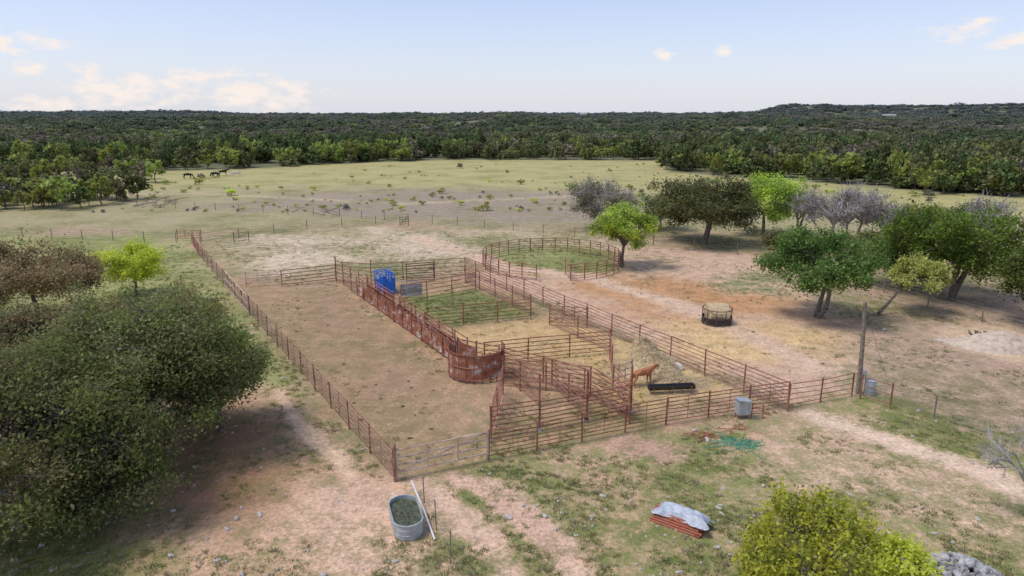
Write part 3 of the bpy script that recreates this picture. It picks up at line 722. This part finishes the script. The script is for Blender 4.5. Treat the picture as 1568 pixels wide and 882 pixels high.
# ------------------------------------------------------------------ feed trough
mb = MB(); a = Vector(G(993, 603)); b_ = Vector(G(1062, 600)); c = (a+b_)/2; L = (b_-a).length; an = math.atan2((b_-a).y, (b_-a).x)
ca, sa = math.cos(an), math.sin(an)
prof = [(-.25, .50), (-.20, .50), (-.13, .30), (.13, .30), (.20, .50), (.25, .50), (.15, .25), (-.15, .25)]
for ex in (-L/2, L/2):
    for (w, z) in prof: mb.v.append((c.x+ex*ca-w*sa, c.y+ex*sa+w*ca, z))
for i in range(8): mb.f.append((i, (i+1) % 8, 8+(i+1) % 8, 8+i)); mb.m.append(0)
for ex in (-L/2, L/2): mb.box((c.x+ex*ca, c.y+ex*sa, .38), .03, .42, .25, an, 0)
for ex in (-L/2+.25, 0, L/2-.25):
    for w in (-.25, .25): mb.tube((c.x+ex*ca-w*sa*1.1, c.y+ex*sa+w*ca*1.1, 0), (c.x+ex*ca-w*sa*.9, c.y+ex*sa+w*ca*.9, .48), .022, m=1)
mb.obj("feed_trough", [M_black, M_pipe])
# ------------------------------------------------------------------ hay ring feeder with bale
def hay_mound(name, g, rx, ry, h, seed, straw=1500, n=44, parent=None, mat=None, z0=-.05, power=1.6, smat=None):
    mat = mat or M_hay; r = np.random.default_rng(seed)
    A_, R_ = np.meshgrid(np.linspace(0, 2*math.pi, n, endpoint=False), np.linspace(0, 1, 18))
    x = np.cos(A_)*R_; y = np.sin(A_)*R_
    hz = h*(1-R_**power)*(.7+.6*fbm(x*2.2+seed, y*2.2, seed)) + (fbm(x*7, y*7, seed+2)-.5)*.22*h*(R_ < .97)
    v = np.stack([g[0]+x*rx*(1+.15*np.sin(A_*3+seed)), g[1]+y*ry*(1+.12*np.cos(A_*2+seed)), z0+hz], -1).reshape(-1, 3)
    f = []
    for i in range(17):
        for j in range(n): f.append((i*n+j, i*n+(j+1) % n, (i+1)*n+(j+1) % n, (i+1)*n+j))
    m = [0]*len(f); nb = len(v)
    if straw:
        k = r.integers(0, nb, straw); c = v[k]+r.normal(size=(straw, 3))*np.array([.12, .12, .03])+np.array([0, 0, .05])
        lv, lf = leaf_quads(c, .13, r, .1, .12); v = np.concatenate([v, lv]); f += [tuple(q) for q in (lf+nb).tolist()]; m += [1]*straw
    return link(np_mesh(name, v, f, [mat, smat or M_straw], m, False), name, parent)
hg = G(1097, 494)
e = bpy.data.objects.new("hay_ring_feeder", None); scene.collection.objects.link(e)
mb = MB(); Rr = 1.15; K = 20
for i in range(K):
    t0, t1 = 2*math.pi*i/K, 2*math.pi*(i+1)/K
    a = (hg[0]+Rr*math.cos(t0), hg[1]+Rr*math.sin(t0)); b_ = (hg[0]+Rr*math.cos(t1), hg[1]+Rr*math.sin(t1))
    for z, r in ((.04, .035), (.55, .03), (1.2, .035)): mb.tube((*a, z), (*b_, z), r)
    mb.box(((a[0]+b_[0])/2, (a[1]+b_[1])/2, .3), math.dist(a, b_), .02, .46, math.atan2(b_[1]-a[1], b_[0]-a[0]), 1)
    if i % 2 == 0: mb.tube((*a, 0), (*a, 1.25), .03)
mb.obj("ring", [M_dark, M_black], e)
mb = MB(); n = 26; Rb = .84; Lb = 1.6
for ix, xx in enumerate((-Lb/2, -Lb/2+.06, -.3, .3, Lb/2-.06, Lb/2)):
    k = Rb*(.9 if ix in (0, 5) else 1)
    for i in range(n):
        t = 2*math.pi*i/n; w = 1+fr_.uniform(-.035, .035)
        mb.v.append((hg[0]+xx, hg[1]+k*w*1.05*math.cos(t), .78+k*w*math.sin(t)*.93))
for ix in range(5):
    for i in range(n): j = (i+1) % n; mb.f.append((ix*n+i, ix*n+j, ix*n+n+j, ix*n+n+i)); mb.m.append(0)
mb.f.append(tuple(range(n))); mb.m.append(0); mb.f.append(tuple(5*n+i for i in range(n))); mb.m.append(0)
mb.obj("round_bale", [M_hay], e)
hay_mound("loose_hay", hg, 1.05, 1.05, .5, 3, 900, parent=e)
hay_mound("hay_pile", G(1002, 570), 2.1, 1.8, 1.2, 5, 3500)
hay_mound("hay_pile", G(1040, 588), 2.0, 1.2, .3, 6, 2200)
hay_mound("hay_pile", G(985, 548), 1.2, .9, 1.5, 8, 1200)
n = 9000; zz = [G(*p) for p in ((930,530),(1060,545),(1125,598),(1010,618),(935,575))]; zz2 = [G(*p) for p in ((1060,505),(1180,485),(1290,520),(1285,545),(1160,552),(1060,535))]
zz3 = [G(*p) for p in ((700,505),(830,498),(930,520),(870,560),(730,540))]
x = rng.uniform(-6, 26, n*6); y = rng.uniform(34, 56, n*6); wb = (fbm(x/1.5, y/1.5, 14)-.5)*3
ok = (sdist(x, y, zz)+wb*.3 > -.3) | (sdist(x, y, zz2)+wb > .5) & (rng.uniform(size=n*6) < .25) | (sdist(x, y, zz3)+wb > 0) & (rng.uniform(size=n*6) < .45)
c = np.stack([x[ok], y[ok], np.full(ok.sum(), .05)], -1); lv, lf = leaf_quads(c, .10, rng, 3, .15)
link(np_mesh("straw_litter", lv, lf, [M_straw]), "straw_litter")
def drape(name, g, sx, sy, h, ang, mat, seed, n=22, parent=None, ridge=False, z0=.02, skew=0):
    v = []; ca, sa = math.cos(ang), math.sin(ang)
    for i in range(n):
        for j in range(n):
            u, w = i/(n-1)*2-1, j/(n-1)*2-1
            e1 = 1+.10*math.sin(w*5+seed); e2 = 1+.12*math.sin(u*4+seed)
            X, Y = u*sx/2*e1, w*sy/2*e2
            z = (h-z0)*max(0, 1-abs(w)**(1.6 if ridge else 2.2))*max(0, 1-abs(u)**6)
            z = z*(.8+.35*float(fbm(u*2.5+seed, w*2.5, seed)))+.09*float(fbm(u*6, w*6+seed, seed+3))*h*1.6+z0
            if skew and w > .2: z -= (w-.2)/.8*(z0-.03)
            v.append((g[0]+X*ca-Y*sa, g[1]+X*sa+Y*ca, z))
    f = [(i*n+j, (i+1)*n+j, (i+1)*n+j+1, i*n+j+1) for i in range(n-1) for j in range(n-1)]
    return link(np_mesh(name, v, f, [mat], None, False), name, parent)
drape("net_wrap_scrap", G(1034, 564), 1.0, .5, .4, rad(-30), M_white, 3)
# tarp over pipes : the front-left side of the stack stays uncovered below the tarp's hem
e = bpy.data.objects.new("tarped_pipe_stack", None); scene.collection.objects.link(e)
tg = G(1040, 802); ta = rad(-35)
mb = MB(); ca, sa = math.cos(ta), math.sin(ta)
for r_i in range(5):
    for q in range(8-r_i):
        w = -.50+q*.13+r_i*.04; z = .06+r_i*.095; l = 1.02+fr_.uniform(-.10, .08)
        mb.tube((tg[0]-l*ca-w*sa, tg[1]-l*sa+w*ca, z), (tg[0]+l*ca-w*sa, tg[1]+l*sa+w*ca, z), .048, n=7)
for ex in (-.6, .6): mb.box((tg[0]+ex*ca, tg[1]+ex*sa, .02), .1, 1.0, .08, ta, 0)
mb.obj("pipes", [M_redp], e)
t2 = (tg[0]+.12*ca-.07*sa, tg[1]+.12*sa+.07*ca)
drape("tarp", t2, 2.15, 1.02, .70, ta, M_tarp, 5, 34, e, z0=.36, skew=1)
def squiggle(name, g, sx, sy, mat, n, seed, r=.012):
    rn = random.Random(seed); mb = MB()
    for _ in range(n):
        a = rn.uniform(0, 6.28); x = g[0]+rn.gauss(0, sx); y = g[1]+rn.gauss(0, sy); pts = []
        for k in range(7):
            pts.append(Vector((x, y, .02+rn.uniform(0, .08)))); a += rn.uniform(-.9, .9); x += .16*math.cos(a); y += .12*math.sin(a)
        mb.path(pts, r, 4)
    return mb.obj(name, [mat])
squiggle("green_netting", G(1130, 680), .50, .32, M_gnet, 55, 1, .012)
squiggle("red_baling_twine", G(1076, 668), .30, .18, M_rnet, 18, 2)
squiggle("red_baling_twine", G(1130, 658), .25, .12, M_rnet, 10, 3)
g = G(1136, 640); mb = MB()
mb.box((g[0], g[1], .65), .7, .5, .75, rad(10), 0, tilt=.0); mb.box((g[0], g[1]-.02, 1.08), .8, .62, .05, rad(10), 0, tilt=-.15)
for dx in (-.32, .32):
    for dy in (-.2, .2): mb.tube((g[0]+dx, g[1]+dy, 0), (g[0]+dx, g[1]+dy, .35), .025, m=1)
mb.tube((g[0]+.45, g[1]-.1, 0), (g[0]+.5, g[1]-.1, .9), .03, m=1); mb.tube((g[0]+1.1, g[1]-.1, 0), (g[0]+1.05, g[1]-.1, .9), .03, m=1)
for z in (.3, .6, .88): mb.tube((g[0]+.45, g[1]-.1, z), (g[0]+1.1, g[1]-.1, z), .022, m=1)
mb.obj("mineral_feeder", [M_galv, M_pipe])
g = G(1331, 604); mb = MB()
for (z0, z1, r0, r1) in ((0, .28, .28, .30), (.28, .32, .315, .315), (.32, .58, .30, .30), (.58, .62, .315, .315), (.62, .88, .30, .28), (.88, .91, .295, .295)):
    mb.tube((g[0], g[1], z0), (g[0], g[1], z1), r0, r1, 18)
mb.tube((g[0]+.1, g[1], .9), (g[0]+.1, g[1], .95), .05, n=8)
mb.obj("steel_barrel", [M_galv])
# blue squeeze chute
g = G(590, 447); mb = MB(); an = rad(31.2+90)
ca, sa = math.cos(an), math.sin(an)
def lp(x, y, z): return (g[0]+x*ca-y*sa, g[1]+x*sa+y*ca, z*.92)
for sx_ in (-1.1, -.35, .35, 1.1):
    for sy_ in (-.55, .55): mb.tube(lp(sx_, sy_, 0), lp(sx_, sy_, 2.1), .05)
    mb.tube(lp(sx_, -.55, 2.05), lp(sx_, .55, 2.05), .05)
for sy_ in (-.55, .55):
    for z in (.1, 1.0, 1.25, 1.5, 1.75, 2.08): mb.tube(lp(-1.1, sy_, z), lp(1.1, sy_, z), .035)
    c = lp(0, sy_*.92, .55); mb.box(c, 2.15, .04, .75, an)
    for k in range(5): mb.tube(lp(-1+k*.5, sy_*1.02, 1.0), lp(-1+k*.5, sy_*1.02, 2.05), .025)
    c = lp(.2, sy_*1.05, 1.55); mb.box(c, .55, .03, .35, an, 1)
c = lp(-1.12, .3, .95); mb.box(c, .05, .4, 1.3, an); c = lp(-1.12, -.3, .95); mb.box(c, .05, .4, 1.3, an)
c = lp(1.12, 0, .7); mb.box(c, .05, 1.0, 1.1, an); c = lp(0, 0, .08); mb.box(c, 2.1, 1.0, .06, an)
mb.tube(lp(.2, -.6, 1.9), lp(.5, -1.0, 2.6), .03)
mb.obj("cattle_squeeze_chute", [M_blue, M_sheet])
# ------------------------------------------------------------------ rock pile and mound
def pile(name, g, rx, ry, h, n, smin, smax, mat, seed):
    rn = np.random.default_rng(seed); V = []; Fc = []; k = 0
    src = [rockmesh(70+i, mat, .8) for i in range(4)]
    for i in range(n):
        a = rn.uniform(0, 6.28); d = math.sqrt(rn.uniform(0, 1)); x = g[0]+rx*d*math.cos(a); y = g[1]+ry*d*math.sin(a); z = h*(1-d**1.5)*rn.uniform(.5, 1)
        m = src[i % 4]; co = np.array([v.co[:] for v in m.vertices]); s = rn.uniform(smin, smax); t = rn.uniform(0, 6.28)
        R_ = np.array([[math.cos(t), -math.sin(t), 0], [math.sin(t), math.cos(t), 0], [0, 0, 1]]); tl = rn.uniform(-.5, .5)
        R2 = np.array([[1, 0, 0], [0, math.cos(tl), -math.sin(tl)], [0, math.sin(tl), math.cos(tl)]])
        V.append((co@R_.T@R2.T)*s+np.array([x, y, z])); Fc += [tuple(k+j for j in p.vertices) for p in m.polygons]; k += len(co)
    return link(np_mesh(name, np.concatenate(V), Fc, [mat]), name)
pile("rock_pile", G(1450, 878), 1.7, 1.0, .7, 260, .06, .22, M_rockg, 4)
hay_mound("dirt_mound", G(1535, 530), 3.2, 2.0, 1.1, 12, 0, mat=M_dirt)
hay_mound("dirt_mound", G(1480, 522), 2.4, 1.0, .25, 13, 0, mat=M_dirt)
mb = MB(); g = G(1500, 520)
for i in range(12):
    a = fr_.uniform(0, 3.1); mb.tube((g[0]-.7+i*.12, g[1]-.3, .2), (g[0]-.7+i*.12+fr_.uniform(-.4, .4), g[1]+.3, .45+fr_.uniform(-.1, .2)), .06)
mb.obj("wood_debris", [M_bark])
# ------------------------------------------------------------------ cattle
def beast(name, g, s, head, mat, ang, graze=False):
    nk = (1.0, 0, .95) if graze else (.98, 0, 1.32); hd = (1.25, 0, .5) if graze else (1.22, 0, 1.48); mz = (1.4, 0, .2) if graze else (1.5, 0, 1.3)
    vs = [((-.75,0,1.15),.27), ((-.3,0,1.07),.32), ((.2,0,1.05),.33), ((.6,0,1.12),.29), (nk,.17), (hd,.125), (mz,.075)]
    ed = [(i, i+1) for i in range(6)]
    def add(par, p, r): vs.append((p, r)); ed.append((par, len(vs)-1)); return len(vs)-1
    for sgn in (-1, 1):
        k = add(3, (.58, sgn*.19, .78), .13); k = add(k, (.62, sgn*.19, .42), .065); k = add(k, (.58, sgn*.19, .14), .045); add(k, (.62, sgn*.19, .03), .055)
        k = add(0, (-.62, sgn*.2, .82), .17); k = add(k, (-.86, sgn*.2, .5), .075); k = add(k, (-.8, sgn*.2, .15), .045); add(k, (-.76, sgn*.2, .03), .055)
        add(5, (hd[0]-.1, sgn*.22, hd[2]+.08), .035)
    k = add(0, (-1.02, 0, 1.12), .05); k = add(k, (-1.08, 0, .7), .025); add(k, (-1.08, 0, .45), .04)
    me = bpy.data.meshes.new(name); me.from_pydata([tuple(c*s for c in p) for p, _ in vs], ed, []); me.materials.append(mat)
    o = link(me, name); md = o.modifiers.new("skin", 'SKIN'); me.skin_vertices.new() if not me.skin_vertices else None
    for i, (_, r) in enumerate(vs): me.skin_vertices[0].data[i].radius = (r*s*.85, r*s)
    me.skin_vertices[0].data[0].use_root = True
    sb = o.modifiers.new("sub", 'SUBSURF'); sb.levels = 1; sb.render_levels = 1
    o.location = (g[0], g[1], 0); o.rotation_euler = (0, 0, ang); return o
beast("brown_calf", G(983, 590), .80, 0, M_calf, rad(25))
beast("black_cow", G(288, 274), 1.1, 0, M_cow, rad(10), graze=True)
beast("black_cow", G(330, 272), 1.1, 0, M_cow, rad(170), graze=True)
beast("black_cow", G(342, 269), 1.1, 0, M_cow, rad(30))
beast("white_cow", G(362, 271), 1.1, 0, M_wcow, rad(200), graze=True)
# ------------------------------------------------------------------ distant houses
def house(px, d, w, l, h, ang):
    a = math.atan((px-784)/F/ (cp+.2564*sp)); x, y = d*math.sin(a), d*math.cos(a); z = float(terr(x, y))+4.5
    mb = MB(); mb.box((x, y, z+h/2-3), l, w, h+6, ang, 0); ca, sa = math.cos(ang), math.sin(ang); k = len(mb.v)
    for ex in (-l/2-.4, l/2+.4):
        for (wy, zz_) in ((-w/2-.4, h-.05), (w/2+.4, h-.05), (0, h+w*.28)): mb.v.append((x+ex*ca-wy*sa, y+ex*sa+wy*ca, z+zz_))
    for f in ((0, 3, 5, 2), (1, 2, 5, 4), (0, 1, 4, 3), (0, 2, 1), (3, 4, 5)): mb.f.append(tuple(k+i for i in f)); mb.m.append(1)
    for i in range(4): q = (-l/2+(i+.5)*l/4); mb.box((x+q*ca+(w/2+.02)*sa, y+q*sa-(w/2+.02)*ca, z+h*.55), 1.2, .06, 1.3, ang, 2)
    mb.obj("farmhouse", [M_wall, M_roof, M_win])
for px, d, w, l, h in ((750, 1900, 10, 12, 4), (893, 2000, 10, 20, 3), (1362, 1500, 9, 22, 3)):
    house(px, d, w, l, h, fr_.uniform(-.3, .3))

# ------------------------------------------------------------------ light
el, az = rad(62), rad(-105)
sd = Vector((math.sin(az)*math.cos(el), math.cos(az)*math.cos(el), math.sin(el)))
sl = bpy.data.lights.new("sun", 'SUN'); sl.energy = 2.3; sl.angle = rad(20.0); sl.color = (1, .95, .87)
so_ = bpy.data.objects.new("sun", sl); scene.collection.objects.link(so_); so_.rotation_euler = (-sd).to_track_quat('-Z', 'Y').to_euler()
w = bpy.data.worlds.new("World"); scene.world = w; w.use_nodes = True; nt = w.node_tree
bg = nt.nodes["Background"]; bg.inputs[1].default_value = .15
sky = N(nt, "ShaderNodeTexSky", sky_type='NISHITA', sun_disc=False, sun_elevation=el, sun_rotation=az, air_density=1.0, dust_density=1.0, ozone_density=2.0, altitude=300)
tc = N(nt, "ShaderNodeTexCoord"); sx = N(nt, "ShaderNodeSeparateXYZ"); nt.links.new(tc.outputs["Generated"], sx.inputs[0])
azn = mathn(nt, 'ARCTAN2', sx.outputs[0], sx.outputs[1]); eln = sx.outputs[2]
hz = mathn(nt, 'MULTIPLY', mathn(nt, 'MAXIMUM', eln, 0), -9.0); hz = mathn(nt, 'EXPONENT', hz); hz = mathn(nt, 'MULTIPLY_ADD', hz, .60, .20)
skt = mixc(nt, 1.0, sky.outputs[0], (1.10, 1.03, 1.18), 'MULTIPLY')
base = mixc(nt, hz, skt, (5.0, 5.25, 5.8))
cb_ = N(nt, "ShaderNodeCombineXYZ"); nt.links.new(mathn(nt, 'MULTIPLY', azn, 22), cb_.inputs[0]); nt.links.new(mathn(nt, 'MULTIPLY', eln, 46), cb_.inputs[1])
cn = N(nt, "ShaderNodeTexNoise", in_Scale=1.3, in_Detail=7, in_Roughness=.6); nt.links.new(cb_.outputs[0], cn.inputs["Vector"])
acc = None
for (a0, e0, wa, we) in ((-.625,.078,.065,.015), (-.585,.012,.035,.014), (-.535,.032,.024,.030), (-.48,.026,.050,.020), (-.35,.024,.085,.026), (-.40,.045,.06,.010), (.56,.092,.042,.012), (.63,.080,.05,.010), (.285,.079,.014,.008), (.21,.076,.014,.008), (-.60,.05,.02,.008)):
    dx = mathn(nt, 'MULTIPLY', mathn(nt, 'SUBTRACT', azn, a0), 1/wa); dy = mathn(nt, 'MULTIPLY', mathn(nt, 'SUBTRACT', eln, e0), 1/we)
    q = mathn(nt, 'ADD', mathn(nt, 'MULTIPLY', dx, dx), mathn(nt, 'MULTIPLY', dy, dy)); q = mathn(nt, 'SUBTRACT', 1.0, mathn(nt, 'SQRT', q))
    acc = q if acc is None else mathn(nt, 'MAXIMUM', acc, q)
cm = mathn(nt, 'MULTIPLY_ADD', mathn(nt, 'SUBTRACT', cn.outputs[0], .49), 4.6, acc)
cm = mathn(nt, 'MULTIPLY', cm, 1.1, clamp=True); cm = mathn(nt, 'MULTIPLY', cm, .9)
cm = mathn(nt, 'MULTIPLY', cm, mathn(nt, 'MULTIPLY_ADD', acc, 3, 1.2, clamp=True))
fin = mixc(nt, cm, base, (6.6, 5.85, 5.4))
nt.links.new(fin, bg.inputs[0])
scene.view_settings.view_transform = 'Standard'; scene.view_settings.look = 'None'; scene.view_settings.exposure = 0; scene.view_settings.gamma = 1
